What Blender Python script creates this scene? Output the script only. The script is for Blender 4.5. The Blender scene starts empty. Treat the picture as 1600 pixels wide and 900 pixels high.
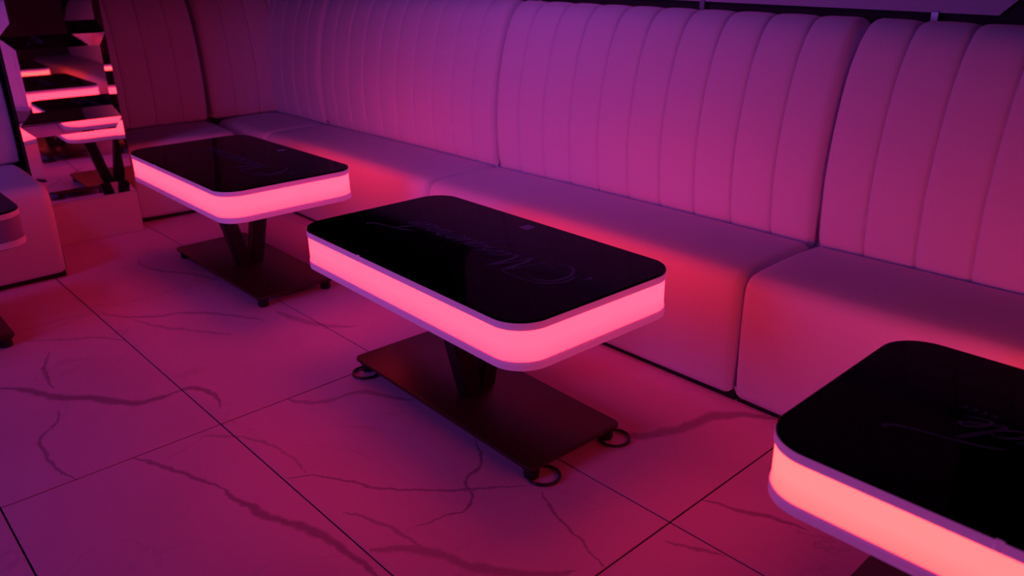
import bpy, bmesh, math, random
from mathutils import Vector, Matrix
random.seed(4)
scene = bpy.context.scene
C = scene.collection

# ------------------------------------------------------------------ camera
cam_data = bpy.data.cameras.new('camera')
cam = bpy.data.objects.new('camera', cam_data)
C.objects.link(cam)
cam_data.sensor_width = 36.0
cam_data.lens = 1259.13 / 1600 * 36.0
cam_data.clip_start = 0.05
right = Vector((0.67614383, 0.73653709, -0.01851039))
down = Vector((0.25986484, -0.26191542, -0.92944638))
fwd = Vector((-0.68941989, 0.62362924, -0.36849259))
M = Matrix((( right.x, -down.x, -fwd.x, 0), (right.y, -down.y, -fwd.y, 0),
            (right.z, -down.z, -fwd.z, 1.267), (0, 0, 0, 1)))
cam.matrix_world = M
cam_data.dof.use_dof = True
cam_data.dof.focus_distance = 2.2
cam_data.dof.aperture_fstop = 3.2
scene.camera = cam

# ------------------------------------------------------------------ world, lights, exposure
scene.view_settings.view_transform = 'Standard'
scene.view_settings.look = 'None'
scene.view_settings.gamma = 1.0
scene.view_settings.exposure = 0.0
scene.view_settings.use_curve_mapping = False
world = bpy.data.worlds.new('world')
scene.world = world
world.use_nodes = True
world.node_tree.nodes['Background'].inputs[0].default_value = (0.12, 0.05, 1.0, 1)
world.node_tree.nodes['Background'].inputs[1].default_value = 0.03

def area_light(name, loc, target, size, energy, color, spread=180):
    l = bpy.data.lights.new(name, 'AREA')
    l.energy = energy
    l.color = color
    l.shape = 'DISK'
    l.size = size
    l.spread = math.radians(spread)
    o = bpy.data.objects.new(name, l)
    C.objects.link(o)
    o.location = loc
    d = Vector(target) - Vector(loc)
    o.rotation_euler = d.to_track_quat('-Z', 'Y').to_euler()
    return o
area_light('violet_side_light', (-2.3, -1.9, 1.40), (-2.15, 2.4, 0.80), 1.5, 8.8, (0.50, 0.135, 1.0), 115)
area_light('violet_wall_washer', (-2.6, 0.9, 2.6), (-2.5, 2.4, 1.10), 0.7, 2.6, (0.95, 0.12, 1.0), 90)
area_light('violet_corner_light', (-3.3, -0.7, 2.55), (-4.45, 0.35, 0.6), 0.5, 1.1, (0.46, 0.12, 1.0), 75)

# ------------------------------------------------------------------ materials
def mat(name, base, rough=0.5, metal=0.0, spec=0.5):
    m = bpy.data.materials.new(name)
    m.use_nodes = True
    b = m.node_tree.nodes['Principled BSDF']
    b.inputs['Base Color'].default_value = (*base, 1)
    b.inputs['Roughness'].default_value = rough
    b.inputs['Metallic'].default_value = metal
    b.inputs['Specular IOR Level'].default_value = spec
    return m

def noise_bump(m, scale, strength, dist=0.002, detail=3):
    nt = m.node_tree
    tc = nt.nodes.new('ShaderNodeTexCoord')
    n = nt.nodes.new('ShaderNodeTexNoise')
    n.inputs['Scale'].default_value = scale
    n.inputs['Detail'].default_value = detail
    bp = nt.nodes.new('ShaderNodeBump')
    bp.inputs['Strength'].default_value = strength
    bp.inputs['Distance'].default_value = dist
    nt.links.new(tc.outputs['Object'], n.inputs['Vector'])
    nt.links.new(n.outputs['Fac'], bp.inputs['Height'])
    nt.links.new(bp.outputs['Normal'], nt.nodes['Principled BSDF'].inputs['Normal'])
    return n

fabric = mat('pale_upholstery', (0.73, 0.72, 0.86), 0.62, 0, 0.3)
noise_bump(fabric, 420, 0.35, 0.001)
kick_mat = mat('dark_kick', (0.008, 0.006, 0.008), 0.7)
trim_mat = mat('white_trim', (0.80, 0.72, 0.82), 0.28, 0, 0.5)
def add_grain(m, c0, c1, scale):
    nt = m.node_tree
    tc = nt.nodes.new('ShaderNodeTexCoord')
    mp = nt.nodes.new('ShaderNodeMapping')
    mp.inputs['Scale'].default_value = (1, 1, 30)
    n = nt.nodes.new('ShaderNodeTexNoise')
    n.inputs['Scale'].default_value = scale
    n.inputs['Detail'].default_value = 4
    r = nt.nodes.new('ShaderNodeMix'); r.data_type = 'RGBA'
    r.inputs[6].default_value = (*c0, 1); r.inputs[7].default_value = (*c1, 1)
    nt.links.new(tc.outputs['Object'], mp.inputs['Vector'])
    nt.links.new(mp.outputs['Vector'], n.inputs['Vector'])
    nt.links.new(n.outputs['Fac'], r.inputs[0])
    nt.links.new(r.outputs[2], nt.nodes['Principled BSDF'].inputs['Base Color'])
add_grain(trim_mat, (0.80, 0.78, 0.84), (0.92, 0.90, 0.94), 9)
glass_mat = mat('black_glass', (0.0025, 0.0025, 0.0022), 0.07, 0, 0.03)
letter_mat = mat('grey_print', (0.13, 0.14, 0.26), 0.5, 0, 0.2)
pad_mat = mat('violet_pad', (0.30, 0.22, 0.42), 0.5, 0, 0.3)
base_mat = mat('brown_metal', (0.045, 0.018, 0.014), 0.42, 0.0, 0.4)
noise_bump(base_mat, 160, 0.15, 0.0006)
post_mat = mat('black_metal', (0.018, 0.014, 0.014), 0.4, 0.0, 0.4)
under_mat = mat('dark_underside', (0.10, 0.07, 0.08), 0.7)
rubber_mat = mat('black_rubber', (0.012, 0.012, 0.012), 0.6)
cup_mat = mat('dark_cup_rim', (0.035, 0.018, 0.022), 0.3)
chrome_mat = mat('brushed_steel', (0.40, 0.40, 0.48), 0.45, 1.0)
mirror_mat = mat('mirror', (0.80, 0.76, 0.80), 0.015, 1.0)
wall_mat = mat('dark_wall', (0.018, 0.014, 0.02), 0.75)
noise_bump(wall_mat, 60, 0.2, 0.002)
far_mat = mat('mauve_wall', (0.36, 0.28, 0.34), 0.8)
board_mat = mat('pale_board', (0.62, 0.48, 0.62), 0.5, 0, 0.3)
white_mat = mat('white_plinth', (0.72, 0.60, 0.66), 0.6)
noise_bump(white_mat, 90, 0.1, 0.001)
grout_mat = mat('dark_grout', (0.012, 0.008, 0.01), 0.9)
off_mat = mat('frosted_acrylic_off', (0.24, 0.20, 0.34), 0.4)

def glow(name, low, high):
    m = mat(name, (0.6, 0.5, 0.5), 0.4)
    nt = m.node_tree
    b = nt.nodes['Principled BSDF']
    tc = nt.nodes.new('ShaderNodeTexCoord')
    sx = nt.nodes.new('ShaderNodeSeparateXYZ')
    mr = nt.nodes.new('ShaderNodeMapRange')
    mr.inputs['From Min'].default_value = 0.420
    mr.inputs['From Max'].default_value = 0.465
    n = nt.nodes.new('ShaderNodeTexNoise')
    n.inputs['Scale'].default_value = 5.0
    ad = nt.nodes.new('ShaderNodeMath'); ad.operation = 'MULTIPLY_ADD'
    ad.inputs[1].default_value = 0.5; ad.inputs[2].default_value = -0.25
    a2 = nt.nodes.new('ShaderNodeMath'); a2.operation = 'ADD'; a2.use_clamp = True
    mx = nt.nodes.new('ShaderNodeMix'); mx.data_type = 'RGBA'
    mx.inputs[6].default_value = (*low, 1); mx.inputs[7].default_value = (*high, 1)
    nt.links.new(tc.outputs['Object'], sx.inputs[0])
    nt.links.new(tc.outputs['Object'], n.inputs['Vector'])
    nt.links.new(sx.outputs['Z'], mr.inputs['Value'])
    nt.links.new(n.outputs['Fac'], ad.inputs[0])
    nt.links.new(mr.outputs[0], a2.inputs[0]); nt.links.new(ad.outputs[0], a2.inputs[1])
    nt.links.new(a2.outputs[0], mx.inputs[0])
    nt.links.new(mx.outputs[2], b.inputs['Emission Color'])
    b.inputs['Emission Strength'].default_value = 1.0
    b.inputs['Base Color'].default_value = (0.05, 0.05, 0.05, 1)
    return m
glow_pink = glow('glowing_acrylic_pink', (6.2, 0.115, 0.28), (7.0, 0.165, 0.345))
trim_glow = mat('white_trim_added_glow', (0.9, 0.9, 0.94), 0.28, 0, 0.5)
add_grain(trim_glow, (0.84, 0.82, 0.88), (0.94, 0.92, 0.96), 9)
trim_glow.node_tree.nodes['Principled BSDF'].inputs['Emission Color'].default_value = (0.125, 0.014, 0.090, 1)  # violet-pink glow added to the trim, standing for light it catches
trim_glow.node_tree.nodes['Principled BSDF'].inputs['Emission Strength'].default_value = 1.0
glow_orange = glow('glowing_acrylic_orange', (6.8, 0.20, 0.21), (7.8, 0.275, 0.28))

# marble: painted veins follow curves over the floor (world position), so that they cross the joints as in the room
VEINS = [
(0.030,0.55,[(-2.918, 0.331), (-2.812, 0.402), (-2.714, 0.453), (-2.615, 0.541), (-2.507, 0.605), (-2.468, 0.692), (-2.463, 0.795), (-2.418, 0.815), (-2.262, 0.798)]),
(0.010,0.50,[(-3.102, 0.528), (-2.972, 0.48), (-2.879, 0.461), (-2.787, 0.465)]),
(0.010,0.50,[(-2.615, 0.437), (-2.529, 0.394), (-2.463, 0.338), (-2.386, 0.33), (-2.255, 0.332), (-2.166, 0.36)]),
(0.012,0.50,[(-2.177, 0.503), (-2.059, 0.557), (-1.963, 0.59), (-1.901, 0.617), (-1.831, 0.632)]),
(0.022,0.55,[(-1.854, 0.632), (-1.764, 0.635), (-1.64, 0.67), (-1.529, 0.714), (-1.413, 0.733), (-1.286, 0.742)]),
(0.012,0.30,[(-2.099, 0.569), (-2.121, 0.655), (-2.14, 0.705), (-2.102, 0.743), (-2.013, 0.801), (-1.91, 0.829), (-1.757, 0.825)]),
(0.024,0.40,[(-2.178, 0.987), (-2.113, 1.013), (-2.063, 1.087), (-2.049, 1.173), (-1.951, 1.231), (-1.873, 1.275)]),
(0.008,0.50,[(-1.772, 0.775), (-1.725, 0.845), (-1.662, 0.881), (-1.501, 0.981), (-1.412, 1.082), (-1.306, 1.211)]),
(0.009,0.55,[(-1.574, 1.266), (-1.463, 1.189), (-1.434, 1.124), (-1.365, 1.082), (-1.343, 1.055), (-1.347, 0.988), (-1.371, 0.903)]),
(0.007,0.50,[(-1.263, 1.232), (-1.195, 1.197), (-1.1, 1.167), (-1.0, 1.138), (-0.954, 1.13)]),
(0.010,0.40,[(-1.545, 0.805), (-1.429, 0.852), (-1.365, 0.864), (-1.295, 0.87)]),
(0.026,0.40,[(-1.373, 0.769), (-1.288, 0.864), (-1.225, 0.891), (-1.134, 0.93), (-1.052, 0.992), (-0.991, 1.074)]),
(0.040,0.50,[(-1.324, 1.593), (-1.251, 1.622), (-1.2, 1.705), (-1.182, 1.79), (-1.136, 1.905), (-1.018, 1.978)]),
(0.012,0.50,[(-0.951, 1.503), (-0.866, 1.524), (-0.798, 1.558), (-0.706, 1.583)]),
(0.018,0.40,[(-3.355, 0.79), (-3.232, 0.849), (-3.146, 0.944), (-3.093, 1.052), (-2.981, 1.137), (-2.805, 1.215)]),
(0.014,0.35,[(-3.181, 0.856), (-3.014, 0.919), (-2.896, 0.997), (-2.765, 1.078)]),
(0.016,0.40,[(-3.912, 1.131), (-3.725, 1.13), (-3.565, 1.216), (-3.379, 1.285)]),
(0.030,0.35,[(-2.864, 1.3), (-2.709, 1.329), (-2.565, 1.387), (-2.505, 1.464)]),
(0.012,0.35,[(-3.27, 0.49), (-3.196, 0.581), (-3.11, 0.691), (-3.005, 0.773)]),
(0.010,0.40,[(-0.915, 1.302), (-0.845, 1.332), (-0.786, 1.361)]),
]
def marble():
    m = mat('white_marble_tile', (0.80, 0.76, 0.78), 0.5, 0, 0.22)
    nt = m.node_tree
    N = nt.nodes.new; L = nt.links.new
    geo = N('ShaderNodeNewGeometry')
    wob = N('ShaderNodeTexNoise')
    wob.inputs['Scale'].default_value = 14; wob.inputs['Detail'].default_value = 5
    wob.inputs['Roughness'].default_value = 0.65
    L(geo.outputs['Position'], wob.inputs['Vector'])
    off = N('ShaderNodeVectorMath'); off.operation = 'SUBTRACT'
    off.inputs[1].default_value = (0.5, 0.5, 0.5)
    L(wob.outputs['Color'], off.inputs[0])
    sc = N('ShaderNodeVectorMath'); sc.operation = 'SCALE'
    sc.inputs['Scale'].default_value = 0.045
    L(off.outputs[0], sc.inputs[0])
    pos = N('ShaderNodeVectorMath'); pos.operation = 'ADD'
    L(geo.outputs['Position'], pos.inputs[0]); L(sc.outputs[0], pos.inputs[1])
    def math_(op, a, b=None, c=None, clamp=False):
        n = N('ShaderNodeMath'); n.operation = op; n.use_clamp = clamp
        for i, v in enumerate((a, b, c)):
            if v is None: continue
            if isinstance(v, (int, float)): n.inputs[i].default_value = v
            else: L(v, n.inputs[i])
        return n.outputs[0]
    total = None
    for w, s, pts in VEINS:
        p0 = Vector(pts[0]); p1 = Vector(pts[-1])
        d = p1 - p0; ln = d.length; d = d / ln; q = Vector((-d.y, d.x))
        mp = N('ShaderNodeVectorMath'); mp.operation = 'DOT_PRODUCT'
        mp.inputs[1].default_value = (d.x / ln, d.y / ln, 0)
        L(pos.outputs[0], mp.inputs[0])
        u = math_('SUBTRACT', mp.outputs['Value'], p0.dot(d) / ln)
        mv = N('ShaderNodeVectorMath'); mv.operation = 'DOT_PRODUCT'
        mv.inputs[1].default_value = (q.x, q.y, 0)
        L(pos.outputs[0], mv.inputs[0])
        loc = []
        for p in pts:
            r = Vector(p) - p0
            loc.append((r.dot(d) / ln, r.dot(q)))
        loc = sorted(loc)
        amp = max(abs(v) for _, v in loc) + 0.02
        fc = N('ShaderNodeFloatCurve')
        cv = fc.mapping.curves[0]
        cv.points[0].location = (0, 0.5); cv.points[1].location = (1, 0.5)
        last = 0
        for uu, vv in loc[1:-1]:
            uu = min(max(uu, last + 0.02), 0.98); last = uu
            cv.points.new(uu, 0.5 + vv / (2 * amp))
        fc.mapping.update()
        L(u, fc.inputs['Value'])
        cen = math_('MULTIPLY_ADD', fc.outputs[0], 2 * amp, -amp + p0.dot(q))
        dist = math_('ABSOLUTE', math_('SUBTRACT', mv.outputs['Value'], cen))
        # width tapers to both ends
        tap = math_('MULTIPLY', math_('MULTIPLY', u, math_('SUBTRACT', 1.0, u)), 4.0)
        tap = math_('POWER', math_('MAXIMUM', tap, 0.0), 0.45)
        wd = math_('MULTIPLY_ADD', tap, w * 0.75, 0.0010)
        k = math_('SUBTRACT', 1.0, math_('DIVIDE', dist, wd), clamp=True)
        k = math_('MULTIPLY', k, 1.6, clamp=True)
        inside = math_('MULTIPLY', math_('GREATER_THAN', u, 0.0), math_('LESS_THAN', u, 1.0))
        k = math_('MULTIPLY', math_('MULTIPLY', k, inside), s)
        total = k if total is None else math_('MAXIMUM', total, k)
    # soft clouds and hairline veins of the marble print
    cl = N('ShaderNodeTexNoise'); cl.inputs['Scale'].default_value = 2.4; cl.inputs['Detail'].default_value = 6
    L(geo.outputs['Position'], cl.inputs['Vector'])
    hv = N('ShaderNodeTexNoise'); hv.inputs['Scale'].default_value = 1.5; hv.inputs['Detail'].default_value = 7
    hv.inputs['Distortion'].default_value = 0.8
    L(geo.outputs['Position'], hv.inputs['Vector'])
    hair = math_('ABSOLUTE', math_('SUBTRACT', hv.outputs['Fac'], 0.56))
    hair = math_('SUBTRACT', 1.0, math_('MULTIPLY', hair, 160.0), clamp=True)
    hair = math_('MULTIPLY', hair, math_('MULTIPLY', math_('SUBTRACT', cl.outputs['Fac'], 0.40, clamp=True), 0.9))
    cloud = math_('MULTIPLY', math_('SUBTRACT', cl.outputs['Fac'], 0.45, clamp=True), 0.35)
    total = math_('MAXIMUM', total, hair)
    total = math_('ADD', total, cloud, clamp=True)
    mx = N('ShaderNodeMix'); mx.data_type = 'RGBA'
    mx.inputs[6].default_value = (0.88, 0.50, 0.74, 1); mx.inputs[7].default_value = (0.13, 0.08, 0.12, 1)
    L(total, mx.inputs[0])
    L(mx.outputs[2], nt.nodes['Principled BSDF'].inputs['Base Color'])
    return m
marble_mat = marble()

# ------------------------------------------------------------------ helpers
def link_mesh(name, bm, m, parent=None, smooth=False):
    bmesh.ops.recalc_face_normals(bm, faces=bm.faces)
    me = bpy.data.meshes.new(name)
    bm.to_mesh(me); bm.free()
    me.materials.append(m)
    if smooth:
        for p in me.polygons: p.use_smooth = True
    o = bpy.data.objects.new(name, me)
    C.objects.link(o)
    if parent is not None: o.parent = parent
    return o

def thing(name, label, category, loc=(0, 0, 0), rotz=0.0, group=None):
    o = bpy.data.objects.new(name, None)
    C.objects.link(o)
    o.location = loc; o.rotation_euler = (0, 0, rotz)
    o.empty_display_size = 0.1
    o['label'] = label; o['category'] = category
    if group: o['group'] = group
    return o

def add_box(bm, x0, x1, y0, y1, z0, z1, bev=0.0, seg=2):
    r = bmesh.ops.create_cube(bm, size=1.0)
    for v in r['verts']:
        v.co = Vector(((x0 + x1) / 2 + v.co.x * (x1 - x0), (y0 + y1) / 2 + v.co.y * (y1 - y0), (z0 + z1) / 2 + v.co.z * (z1 - z0)))
    if bev:
        es = list({e for v in r['verts'] for e in v.link_edges})
        bmesh.ops.bevel(bm, geom=es, offset=bev, segments=seg, affect='EDGES', profile=0.5)

def box_obj(name, x0, x1, y0, y1, z0, z1, m, parent=None, bev=0.0, seg=2):
    bm = bmesh.new()
    add_box(bm, x0, x1, y0, y1, z0, z1, bev, seg)
    return link_mesh(name, bm, m, parent)

def round_rect(w, h, r, n=10):
    pts = []
    for cx, cy, a0 in ((w/2-r, h/2-r, 0), (-w/2+r, h/2-r, 90), (-w/2+r, -h/2+r, 180), (w/2-r, -h/2+r, 270)):
        for i in range(n + 1):
            a = math.radians(a0 + 90 * i / n)
            pts.append((cx + r * math.cos(a), cy + r * math.sin(a)))
    return pts

def add_stack(bm, w, h, r, levels, n=10):
    """rounded-rectangle prism through levels (z, inset); caps top and bottom"""
    rings = []
    for z, ins in levels:
        rings.append([bm.verts.new((x, y, z)) for x, y in round_rect(w - 2 * ins, h - 2 * ins, max(r - ins, 0.002), n)])
    k = len(rings[0])
    for a, b in zip(rings, rings[1:]):
        for i in range(k):
            f = bm.faces.new((a[i], a[(i + 1) % k], b[(i + 1) % k], b[i]))
    bm.faces.new(list(reversed(rings[0]))); bm.faces.new(rings[-1])

def shade_auto(o, angle=35):
    me = o.data
    for p in me.polygons: p.use_smooth = True
    bm = bmesh.new(); bm.from_mesh(me)
    for e in bm.edges:
        if len(e.link_faces) == 2 and e.calc_face_angle() > math.radians(angle): e.smooth = False
        elif len(e.link_faces) != 2: e.smooth = False
    bm.to_mesh(me); bm.free()
    return o

def catmull(pts, n):
    out = []
    P = [Vector(p) for p in pts]
    for i in range(len(P) - 1):
        a = P[max(i - 1, 0)]; b = P[i]; c = P[i + 1]; d = P[min(i + 2, len(P) - 1)]
        for k in range(n):
            t = k / n
            out.append(0.5 * ((2 * b) + (c - a) * t + (2 * a - 5 * b + 4 * c - d) * t * t + (-a + 3 * b - 3 * c + d) * t ** 3))
    out.append(P[-1].copy())
    return out

def loft(bm, prof, stations, weight=None, axis_map=None):
    """closed 2-D profile (y,z) swept along x; station = (x, inset)"""
    n = len(prof)
    nor = []
    area = sum(prof[i][0] * prof[(i+1) % n][1] - prof[(i+1) % n][0] * prof[i][1] for i in range(n))
    sg = 1 if area > 0 else -1
    for i in range(n):
        t = Vector(prof[(i + 1) % n]) - Vector(prof[i - 1])
        if t.length < 1e-9: t = Vector((1, 0))
        t.normalize()
        nor.append(Vector((t.y, -t.x)) * sg)
    rings = []
    for x, e in stations:
        ring = []
        for i in range(n):
            w = weight[i] if weight else 1.0
            p = Vector(prof[i]) - nor[i] * e * w
            co = (x, p.x, p.y)
            ring.append(bm.verts.new(axis_map(co) if axis_map else co))
        rings.append(ring)
    for a, b in zip(rings, rings[1:]):
        for i in range(n):
            f = bm.faces.new((a[i], a[(i + 1) % n], b[(i + 1) % n], b[i])); f.smooth = True
    for ring, rev in ((rings[0], True), (rings[-1], False)):
        vs = [bm.verts.new(v.co) for v in ring]
        if rev: vs.reverse()
        bm.faces.new(vs)

def end_inset(d, r):
    return r - math.sqrt(max(r * r - (r - d) ** 2, 0)) if d < r else 0.0

# ------------------------------------------------------------------ setting: floor, walls, ceiling
floor = box_obj('floor', -5.6, 3.5, -3.5, 2.95, -0.06, -0.003, grout_mat)
floor['kind'] = 'structure'
XL = [-5.841, -4.618, -3.395, -2.173, -0.950, 0.273, 1.496, 2.719, 3.4]
YL = [-3.4, -2.825, -2.225, -1.625, -1.025, -0.425, 0.1752, 0.7657, 1.3655, 1.985, 2.59]
g = 0.0025
tile_meshes = {}
for i in range(len(XL) - 1):
    for j in range(len(YL) - 1):
        x0, x1 = max(XL[i], -5.6) + g, XL[i + 1] - g
        y0, y1 = YL[j] + g, YL[j + 1] - g
        key = (round(x1 - x0, 3), round(y1 - y0, 3))
        if key not in tile_meshes:
            bm = bmesh.new()
            add_box(bm, -(x1 - x0) / 2, (x1 - x0) / 2, -(y1 - y0) / 2, (y1 - y0) / 2, -0.008, 0.0, 0.0006, 1)
            o = link_mesh('tile', bm, marble_mat, floor)
            tile_meshes[key] = o.data
        else:
            o = bpy.data.objects.new('tile', tile_meshes[key])
            C.objects.link(o); o.parent = floor
        o.location = ((x0 + x1) / 2, (y0 + y1) / 2, random.uniform(-0.0004, 0))

A0 = math.radians(-1.2)                  # the booth stands a little askew to the tile grid
def struct_box(name, x0, x1, y0, y1, z0, z1, m):
    o = box_obj(name, x0, x1, y0, y1, z0, z1, m); o['kind'] = 'structure'; return o
wb = struct_box('wall_back', -5.0, 5.0, 0.0, 0.12, -0.003, 2.7, wall_mat)
wb.location = (-1.2, 2.675, 0); wb.rotation_euler = (0, 0, A0)
wl = struct_box('wall_left', -0.12, 0.0, -3.3, 3.3, -0.003, 2.7, wall_mat)
wl.location = (-5.42, 0.0, 0); wl.rotation_euler = (0, 0, A0)
struct_box('wall_right', 3.40, 3.52, -3.4, 2.62, -0.003, 2.7, far_mat)
struct_box('wall_front', -5.6, 3.52, -3.52, -3.40, -0.003, 2.7, far_mat)
struct_box('ceiling', -5.6, 3.6, -3.52, 2.95, 2.7, 2.8, wall_mat)

# ------------------------------------------------------------------ upholstered benches
FRONT = [(0.014, 0.395), (0.004, 0.428), (-0.006, 0.46), (-0.012, 0.55), (-0.014, 0.645), (-0.004, 0.745), (0.012, 0.836), (0.040, 0.946),
         (0.072, 1.027), (0.100, 1.072), (0.135, 1.102), (0.175, 1.110)]
BACKP = [(0.215, 1.104), (0.250, 1.085), (0.270, 1.050), (0.275, 0.90), (0.275, 0.395)]
back_prof = [tuple(p) for p in catmull(FRONT, 2)] + BACKP
back_w = []
for y, z in back_prof:
    t = min(max((z - 0.92) / 0.16, 0), 1)
    back_w.append(1.0 + 1.1 * t * t)
GROOVE = [(0.0, 0.0100), (0.002, 0.0066), (0.005, 0.0036), (0.011, 0.0018), (0.022, 0.0008), (0.045, 0.0002)]
def channel_stations(x0, x1, end0, end1):
    st = {}
    r = 0.034
    for side, end in ((0, end0), (1, end1)):
        if end:
            lst = [(d, end_inset(d, r)) for d in (0.0006, 0.002, 0.005, 0.010, 0.016, 0.024, 0.034)]
        else:
            lst = GROOVE
        for d, e in lst:
            x = x0 + d if side == 0 else x1 - d
            st[round(x, 6)] = e
    st[round((x0 + x1) / 2, 6)] = 0.0
    return sorted(st.items())

def make_back(parent, x0, x1, n, amap=None, first=True, last=True, dz=0.0):
    """backrest board with its row of padded channels, one object each"""
    tr = amap or (lambda c: c)
    bm = bmesh.new()
    add_box(bm, x0 + 0.02, x1 - 0.02, 0.245, 0.285, 0.0, 1.06)
    for v in bm.verts: v.co = Vector(tr(tuple(v.co)))
    shell = link_mesh('backrest', bm, fabric, parent)
    prof = [(y, z + dz) for y, z in back_prof]
    w = (x1 - x0) / n
    for i in range(n):
        bm = bmesh.new()
        loft(bm, prof, channel_stations(x0 + i * w, x0 + (i + 1) * w, first and i == 0, last and i == n - 1), back_w, tr)
        o = link_mesh('channel', bm, fabric, shell)
    return shell

def seat_profile(depth):
    f = -depth
    pts = [(0.06, 0.028), (0.06, 0.400), (0.008, 0.408), (-0.006, 0.424), (-0.020, 0.431), (-0.10, 0.435), (-0.22, 0.435), (f + 0.08, 0.432)]
    r = 0.055
    for i in range(1, 8):
        a = math.radians(90 + 90 * i / 8)
        pts.append((f + r + r * math.cos(a), 0.374 + r * math.sin(a)))
    pts += [(f - 0.003, 0.36), (f - 0.006, 0.26), (f - 0.004, 0.12), (f, 0.05), (f + 0.003, 0.034), (f + 0.010, 0.028)]
    return pts

def make_seat(parent, x0, x1, depth=0.40, r0=0.034, r1=0.034, amap=None, dz=0.0):
    tr = amap or (lambda c: c)
    st = {}
    for d in (0.0008, 0.003, 0.007, 0.013, 0.020, 0.027, 0.034):
        st[round(x0 + d, 6)] = end_inset(d, r0) if r0 > 0 else 0
        st[round(x1 - d, 6)] = end_inset(d, r1) if r1 > 0 else 0
    for t in (0.08, 0.2, 0.4, 0.6, 0.8, 0.92):
        st[round(x0 + (x1 - x0) * t, 6)] = -0.004 * math.sin(math.pi * t)
    bm = bmesh.new()
    prof = [(y, z + (dz if z > 0.2 else 0)) for y, z in seat_profile(depth)]
    loft(bm, prof, sorted(st.items()), None, tr)
    return link_mesh('seat', bm, fabric, parent)

def make_kick(parent, x0, x1, depth=0.40, amap=None):
    tr = amap or (lambda c: c)
    bm = bmesh.new()
    add_box(bm, x0 + 0.005, x1 - 0.005, -depth + 0.030, 0.05, 0.0, 0.027)
    for v in bm.verts: v.co = Vector(tr(tuple(v.co)))
    return link_mesh('kick_base', bm, kick_mat, parent)

def along(x):                            # a point on the crease line of the long bench
    return (-1.2 + (x + 1.2) * math.cos(A0), 2.362 + (x + 1.2) * math.sin(A0), 0)

GB = 'bench units along the back wall'
units = [
    (-2.734, -1.164, 10, 'pale channel-back bench unit behind the middle glowing table', 0.004),
    (-1.164, 0.406, 10, 'pale channel-back bench unit at the right, behind the orange-lit table', 0.0),
    (-4.304, -2.734, 10, 'pale channel-back bench unit behind the left glowing table, next to the corner unit', 0.012),
    (0.406, 1.976, 10, 'pale channel-back bench unit seen only as a reflection in the mirror pillar', 0.0),
]
for x0, x1, n, lab, dz in units:
    t = thing('bench', lab, 'bench', along((x0 + x1) / 2), A0, GB)
    h = (x1 - x0) / 2
    make_seat(t, -h + 0.002, h - 0.002, 0.40)
    make_kick(t, -h, h)
    make_back(t, -h + 0.004, h - 0.006, n, lambda c, xc=(x0 + x1) / 2: (c[0], c[1], c[2] * (1 - 0.0165 * (c[0] + xc + 1.2))))

# corner unit: short back on the back wall and another on the end wall
t = thing('corner_bench', 'pale corner bench unit where the two rows of seats meet', 'bench', along(-4.304), A0)
make_seat(t, -0.66, -0.002, 0.40, r0=0.034)
make_kick(t, -0.66, 0.0)
make_back(t, -0.94, -0.009, 6, lambda c: (c[0], c[1], c[2] * (1.051 - 0.0165 * c[0])), first=False)
A1 = math.radians(-4.5)
def end_map(ox, oy, ang):
    """profile y -> away from the room towards -x, sweep x -> +y, about (ox, oy) in the parent's frame"""
    c, s = math.cos(ang), math.sin(ang)
    def f(co):
        x, y, z = -co[1], co[0], co[2]
        return (ox + x * c - y * s, oy + x * s + y * c, z)
    return f
ax, ay, _ = along(-4.304)
em = end_map(-4.968 - ax, 2.012 - ay, A1 - A0)
make_back(t, 0.005, 0.625, 4, lambda c: em((c[0], c[1], c[2] * 1.09)), last=False)

# short bench between the pillar and the corner
t = thing('bench', 'short pale bench between the mirror pillar and the corner', 'bench', (-4.968, 2.010, 0), A1)
mp = end_map(0, 0, 0)
make_seat(t, -0.625, -0.03, 0.50, amap=mp, r1=0.02)
make_kick(t, -0.625, -0.03, 0.50, amap=mp)
make_back(t, -0.625, -0.007, 4, lambda c: mp((c[0], c[1], c[2] * 1.09)))

# bench left of the pillar
t = thing('bench', 'pale bench left of the mirror pillar, behind the unlit table', 'bench', (-4.50, 0.851, 0), A0)
make_seat(t, -1.60, -0.020, 0.600, amap=mp)
make_kick(t, -1.60, -0.020, 0.600, amap=mp)
make_back(t, -1.60, -0.004, 10, lambda c: mp((c[0], c[1], c[2] * 1.09)), last=False)

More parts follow.
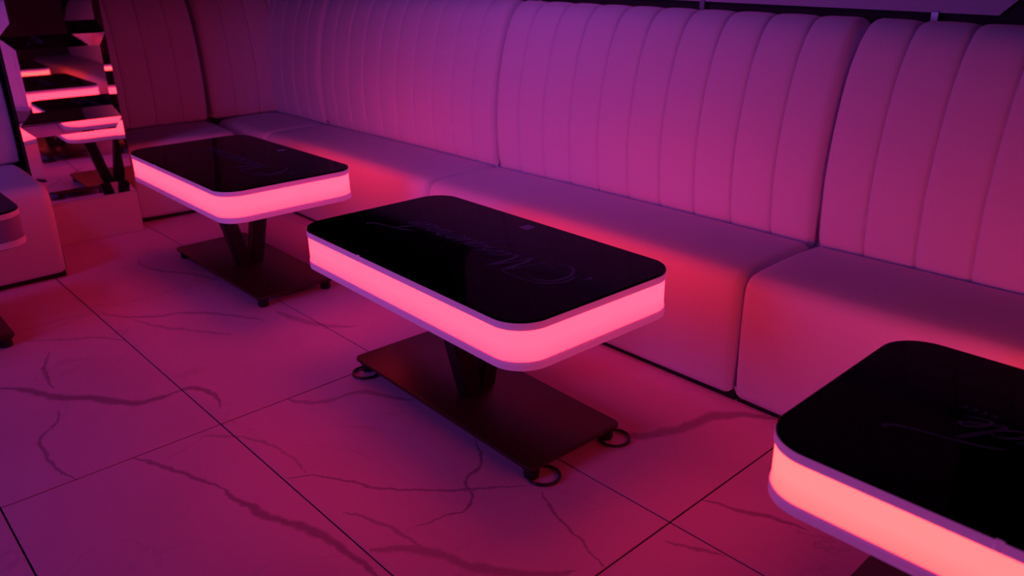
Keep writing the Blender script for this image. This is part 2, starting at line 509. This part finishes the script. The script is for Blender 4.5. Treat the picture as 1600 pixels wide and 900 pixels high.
# ------------------------------------------------------------------ mirror pillar
pil = thing('mirror_pillar', 'square pillar clad in bevelled mirror panels on a pale plinth', 'pillar', (-4.42, 1.095, 0), math.radians(-2.2))
box_obj('core', -0.60, -0.022, -0.222, 0.222, 0.206, 2.68, wall_mat, pil)
pb = box_obj('plinth', -0.60, 0.012, -0.232, 0.232, 0.0, 0.206, white_mat, pil, 0.004)
bm = bmesh.new()
add_box(bm, -0.40, 0.006, -0.228, 0.228, 0.206, 0.216, 0.002, 1)
link_mesh('ledge', bm, white_mat, pil)
zs = [0.217, 0.607, 1.015, 1.42, 1.83, 2.24, 2.65]
for za, zb in zip(zs, zs[1:]):
    bm = bmesh.new()
    za += 0.0015; zb -= 0.0015
    y0, y1 = -0.230, 0.230
    bl, br, bt = 0.060, 0.034, 0.058
    d = 0.0036
    o_ = [(0, y0, za), (0, y1, za), (0, y1, zb), (0, y0, zb)]
    i_ = [(d, y0 + bl, za + bt), (d, y1 - br, za + bt), (d, y1 - br, zb - bt), (d, y0 + bl, zb - bt)]
    b_ = [(-0.02, y0, za), (-0.02, y1, za), (-0.02, y1, zb), (-0.02, y0, zb)]
    o_ = [(d, y, z) for x, y, z in o_]; i_ = [(0.0, y, z) for x, y, z in i_]
    O = [bm.verts.new(p) for p in o_]; I = [bm.verts.new(p) for p in i_]; B = [bm.verts.new(p) for p in b_]
    bm.faces.new(I); bm.faces.new(list(reversed(B)))
    for k in range(3):
        n2 = k + 1
        bm.faces.new((O[k], O[n2], I[n2], I[k])); bm.faces.new((B[k], B[n2], O[n2], O[k]))
    # the left bevel stands out farther than the others
    La = bm.verts.new((0.020, y0, za)); Lb = bm.verts.new((0.020, y0, zb))
    bm.faces.new((La, I[0], I[3], Lb))
    bm.faces.new((La, O[0], I[0])); bm.faces.new((Lb, I[3], O[3]))
    bm.faces.new((B[3], B[0], O[0], O[3])); bm.faces.new((O[0], La, Lb, O[3]))
    link_mesh('mirror_panel', bm, mirror_mat, pil)
    box_obj('side_mirror', -0.58, -0.012, -0.2325, -0.2245, za, zb, mirror_mat, pil)
bm = bmesh.new()
add_box(bm, -0.012, 0.012, -0.2385, -0.2310, 0.206, 2.65, 0.002, 1)
link_mesh('edge_strip', bm, kick_mat, pil)

# ------------------------------------------------------------------ wall board above the bench
bd = thing('wall_board', 'pale wall board with a cut lower corner above the bench', 'board', (-0.845, 2.664, 1.117), A0)
bm = bmesh.new()
out = [(-2.40, 0.055), (0.0, 0.0), (0.14, 0.137), (0.14, 0.62), (0.0, 0.76), (-2.40, 0.80), (-2.54, 0.66), (-2.54, 0.20)]
fr = [bm.verts.new((x, -0.012, z)) for x, z in out]
bk = [bm.verts.new((x, 0.0, z)) for x, z in out]
bm.faces.new(fr); bm.faces.new(list(reversed(bk)))
for k in range(len(out)):
    n2 = (k + 1) % len(out)
    bm.faces.new((fr[k], bk[k], bk[n2], fr[n2]))
link_mesh('board', bm, board_mat, bd)
for cx in (-0.175, -1.02, -1.90):
    cz = -cx / 2.4 * 0.055
    bm = bmesh.new()
    add_box(bm, cx - 0.012, cx + 0.012, -0.017, 0.004, cz - 0.034, cz + 0.004, 0.002, 1)
    link_mesh('clip', bm, chrome_mat, bd)

# ------------------------------------------------------------------ lettering: a script word drawn as ribbons
def glyph_strokes():
    S = []                                # (points in the text plane (u right, v up), pen weight)
    base, xh, sl = -0.032, 0.046, 0.42
    def put(pts, u0, w, wt=1.0):
        S.append(([(u0 + x * w + sl * y * xh, base + y * xh) for x, y in pts], wt))
    a_ = [(0.85, 0.82), (0.5, 1.0), (0.12, 0.6), (0.12, 0.12), (0.42, 0.02), (0.78, 0.5), (0.92, 1.0), (0.80, 0.3), (0.92, 0.0), (1.15, 0.25)]
    s_ = [(-0.15, 0.15), (0.55, 1.15), (0.45, 0.80), (0.78, 0.42), (0.60, 0.02), (0.20, 0.08), (0.60, 0.0), (1.1, 0.25)]
    q_ = [(0.85, 0.82), (0.5, 1.0), (0.12, 0.6), (0.12, 0.12), (0.42, 0.02), (0.78, 0.5), (0.95, 1.0), (0.78, 0.1), (0.62, -0.8), (0.45, -1.55)]
    q2 = [(0.62, -0.75), (0.80, -0.2), (1.15, 0.25)]
    u_ = [(-0.1, 0.3), (0.18, 1.0), (0.08, 0.3), (0.28, 0.0), (0.58, 0.25), (0.88, 1.0), (0.78, 0.3), (0.92, 0.0), (1.15, 0.25)]
    e_ = [(-0.05, 0.2), (0.5, 0.5), (0.75, 0.85), (0.5, 1.0), (0.2, 0.6), (0.22, 0.12), (0.52, 0.0), (1.1, 0.3)]
    r_ = [(-0.05, 0.2), (0.28, 1.18), (0.36, 0.95), (0.72, 0.95), (0.60, 0.3), (0.76, 0.0), (1.1, 0.25)]
    d_ = [(0.85, 0.82), (0.5, 1.0), (0.12, 0.6), (0.12, 0.12), (0.42, 0.02), (0.78, 0.5), (1.0, 1.4), (1.02, 2.05), (0.9, 1.2), (0.82, 0.3), (0.94, 0.0), (1.15, 0.25)]
    u = -0.150; w = 0.047
    for gl in (a_, s_, q_, u_, e_, r_, a_, d_, e_):
        put(gl, u, w)
        if gl is q_: put(q2, u, w, 0.6)
        u += 0.0505
    # capital M with its double loop
    S.append(([(-0.265, -0.052), (-0.252, -0.01), (-0.238, 0.04), (-0.224, 0.072)], 0.8))
    S.append(([(-0.224, 0.072), (-0.226, 0.03), (-0.222, -0.02), (-0.214, -0.048)], 1.5))
    S.append(([(-0.214, -0.048), (-0.200, 0.0), (-0.185, 0.045), (-0.168, 0.080)], 0.8))
    S.append(([(-0.168, 0.080), (-0.176, 0.03), (-0.176, -0.01), (-0.166, -0.034), (-0.150, -0.022)], 1.5))
    S.append(([(-0.224, 0.072), (-0.262, 0.078), (-0.322, 0.076), (-0.372, 0.058), (-0.398, 0.022), (-0.400, -0.012), (-0.392, -0.03)], 1.0))
    S.append(([(-0.311, 0.056), (-0.345, 0.052), (-0.372, 0.034), (-0.384, 0.0), (-0.378, -0.035), (-0.352, -0.066), (-0.318, -0.075), (-0.290, -0.062)], 1.2))
    S.append(([(-0.425, -0.060), (-0.430, -0.045), (-0.420, -0.034)], 1.1))
    # long swash running on from the end of the word
    S.append(([(0.222, 0.045), (0.255, 0.062), (0.300, 0.074), (0.345, 0.083), (0.378, 0.094), (0.392, 0.108), (0.384, 0.114)], 1.1))
    # small faint line under the last letters
    uu = 0.268
    for k in range(4):
        S.append(([(uu + 0.010, -0.046), (uu + 0.002, -0.050), (uu + 0.002, -0.058), (uu + 0.010, -0.060)], 0.45))
        uu += 0.016
    return S

def lettering_mesh():
    bm = bmesh.new()
    for pts, wt in glyph_strokes():
        c = catmull(pts, 6)
        n = len(c)
        prev = None
        for i, p in enumerate(c):
            t = (c[min(i + 1, n - 1)] - c[max(i - 1, 0)])
            if t.length < 1e-9: continue
            t.normalize()
            nrm = Vector((-t.y, t.x))
            f = i / (n - 1)
            wd = 0.0030 * wt * (0.55 + 0.75 * abs(t.y)) * min(1.0, 0.35 + 4 * min(f, 1 - f))
            a = p + nrm * wd; b = p - nrm * wd
            va = bm.verts.new((-a.x, -a.y, 0)); vb = bm.verts.new((-b.x, -b.y, 0))
            if prev:
                try: bm.faces.new((prev[0], va, vb, prev[1]))
                except ValueError: pass
            prev = (va, vb)
    for f in bm.faces:
        f.normal_update()
        if f.normal.z < 0: f.normal_flip()
    me = bpy.data.meshes.new('lettering')
    bm.to_mesh(me); bm.free()
    me.materials.append(letter_mat)
    return me
letter_me = lettering_mesh()

# ------------------------------------------------------------------ the light tables
TW, TH, TR = 1.065, 0.568, 0.088
def make_table(label, loc, rotz, band_mat, edge_mat):
    t = thing('light_table', label, 'table', loc, rotz, 'low light tables with black tops')
    bm = bmesh.new()
    add_stack(bm, TW - 0.002, TH - 0.002, TR, [(0.5225, 0.0), (0.5275, 0.0), (0.5290, 0.0015)], 12)
    shade_auto(link_mesh('glass_top', bm, glass_mat, t), 30)
    bm = bmesh.new()
    add_stack(bm, TW, TH, TR, [(0.5035, 0.0015), (0.5045, 0.0), (0.5085, 0.0), (0.5090, 0.0008), (0.5095, 0.0), (0.5222, 0.0), (0.5225, 0.0006)], 12)
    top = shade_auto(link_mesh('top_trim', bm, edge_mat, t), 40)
    bm = bmesh.new()
    add_stack(bm, TW, TH, TR, [(0.4245, 0.003), (0.5035, 0.003)], 12)
    shade_auto(link_mesh('light_band', bm, band_mat, t), 40)
    bm = bmesh.new()
    add_stack(bm, TW, TH, TR, [(0.4010, 0.003), (0.4025, 0.0), (0.4185, 0.0), (0.4190, 0.0012), (0.4198, 0.0), (0.4236, 0.0), (0.4245, 0.001)], 12)
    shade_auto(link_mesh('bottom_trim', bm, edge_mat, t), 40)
    bm = bmesh.new()
    add_stack(bm, TW - 0.03, TH - 0.03, TR - 0.015, [(0.396, 0.0), (0.401, 0.0)], 8)
    link_mesh('underside', bm, under_mat, t)
    bm = bmesh.new()
    add_box(bm, -0.158, -0.146, -TH / 2 - 0.0015, -TH / 2 + 0.004, 0.505, 0.5255, 0.001, 1)
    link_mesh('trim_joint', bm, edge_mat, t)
    # V of two flat posts
    for s in (-1, 1):
        bm = bmesh.new()
        vs = []
        for z, cy, hw in ((0.050, 0.029 * s, 0.029), (0.397, 0.104 * s, 0.032)):
            for x, y in ((-0.030, -hw), (0.030, -hw), (0.030, hw), (-0.030, hw)):
                vs.append(bm.verts.new((x - 0.008 * s - (0.012 if z < 0.2 else 0.0), cy + y + (0.008 if z < 0.2 else 0.0), z)))
        for k in range(4):
            bm.faces.new((vs[k], vs[(k + 1) % 4], vs[4 + (k + 1) % 4], vs[4 + k]))
        bm.faces.new(vs[3::-1]); bm.faces.new(vs[4:])
        bmesh.ops.bevel(bm, geom=list(bm.edges), offset=0.004, segments=2, affect='EDGES')
        link_mesh('post', bm, post_mat, t)
    bm = bmesh.new()
    add_stack(bm, 0.90, 0.350, 0.022, [(0.0385, 0.0015), (0.040, 0.0), (0.0485, 0.0), (0.050, 0.0015)], 5)
    bp = shade_auto(link_mesh('base_plate', bm, base_mat, t), 50)
    bp.location = (-0.020, 0.014, 0)
    for sx in (-1, 1):
        for sy in (-1, 1):
            bm = bmesh.new()
            rings = []
            for z, r in ((0.0, 0.0195), (0.003, 0.0215), (0.014, 0.0225), (0.016, 0.0205), (0.027, 0.0205), (0.029, 0.025), (0.0385, 0.025)):
                rings.append([bm.verts.new((r * math.cos(2 * math.pi * q / 20), r * math.sin(2 * math.pi * q / 20), z)) for q in range(20)])
            for ra, rb in zip(rings, rings[1:]):
                for q in range(20):
                    bm.faces.new((ra[q], ra[(q + 1) % 20], rb[(q + 1) % 20], rb[q]))
            bm.faces.new(rings[0][::-1]); bm.faces.new(rings[-1])
            ft = shade_auto(link_mesh('foot', bm, rubber_mat, t), 40)
            ft.location = (sx * 0.418 - 0.020, sy * 0.143 + 0.014, 0)
    o = bpy.data.objects.new('lettering', letter_me)
    C.objects.link(o); o.parent = t; o.location = (0, 0, 0.52925)
    bm = bmesh.new()
    add_box(bm, -0.027, 0.011, 0.205, 0.245, 0.5289, 0.5294)
    link_mesh('blank_code_tag', bm, pad_mat, t)  # plain pad put in place of a small square code
    return t

mid = make_table('middle pink-lit table, the one seen whole in the centre', (-1.718, 1.398, 0), math.radians(-2.0), glow_pink, trim_glow)
make_table('pink-lit table farther left, in the corner of the benches beside the mirror pillar', (-3.345, 1.428, 0), math.radians(-0.9), glow_pink, trim_glow)
make_table('orange-lit table cut off by the right edge of the picture', (-0.068, 1.377, 0), math.radians(0.2), glow_orange, trim_glow)
make_table('unlit table at the far left, in front of the bench beside the pillar', (-3.40, 0.030, 0), math.radians(90.0), off_mat, trim_mat)

# dark-rimmed cups on the floor at three feet of the middle table
for lx, ly, where in ((0.424, -0.108, 'nearest'), (0.424, 0.168, 'right'), (-0.418, -0.150, 'left')):
    a = math.radians(-2.0)
    cup = thing('floor_cup', 'round dark-rimmed floor cup at the %s foot of the middle table' % where, 'cup',
                (-1.718 + lx * math.cos(a) - ly * math.sin(a), 1.398 + lx * math.sin(a) + ly * math.cos(a), 0.0), 0, 'floor cups under the middle table')
    bm = bmesh.new()
    R0, r0 = 0.044, 0.0038
    grid = [[bm.verts.new(((R0 + r0 * math.cos(p * math.pi / 4)) * math.cos(q * math.pi / 16), (R0 + r0 * math.cos(p * math.pi / 4)) * math.sin(q * math.pi / 16),
                           0.0058 + 1.25 * r0 * math.sin(p * math.pi / 4))) for p in range(8)] for q in range(32)]
    for q in range(32):
        for p in range(8):
            bm.faces.new((grid[q][p], grid[(q + 1) % 32][p], grid[(q + 1) % 32][(p + 1) % 8], grid[q][(p + 1) % 8]))
    link_mesh('rim', bm, cup_mat, cup, True)
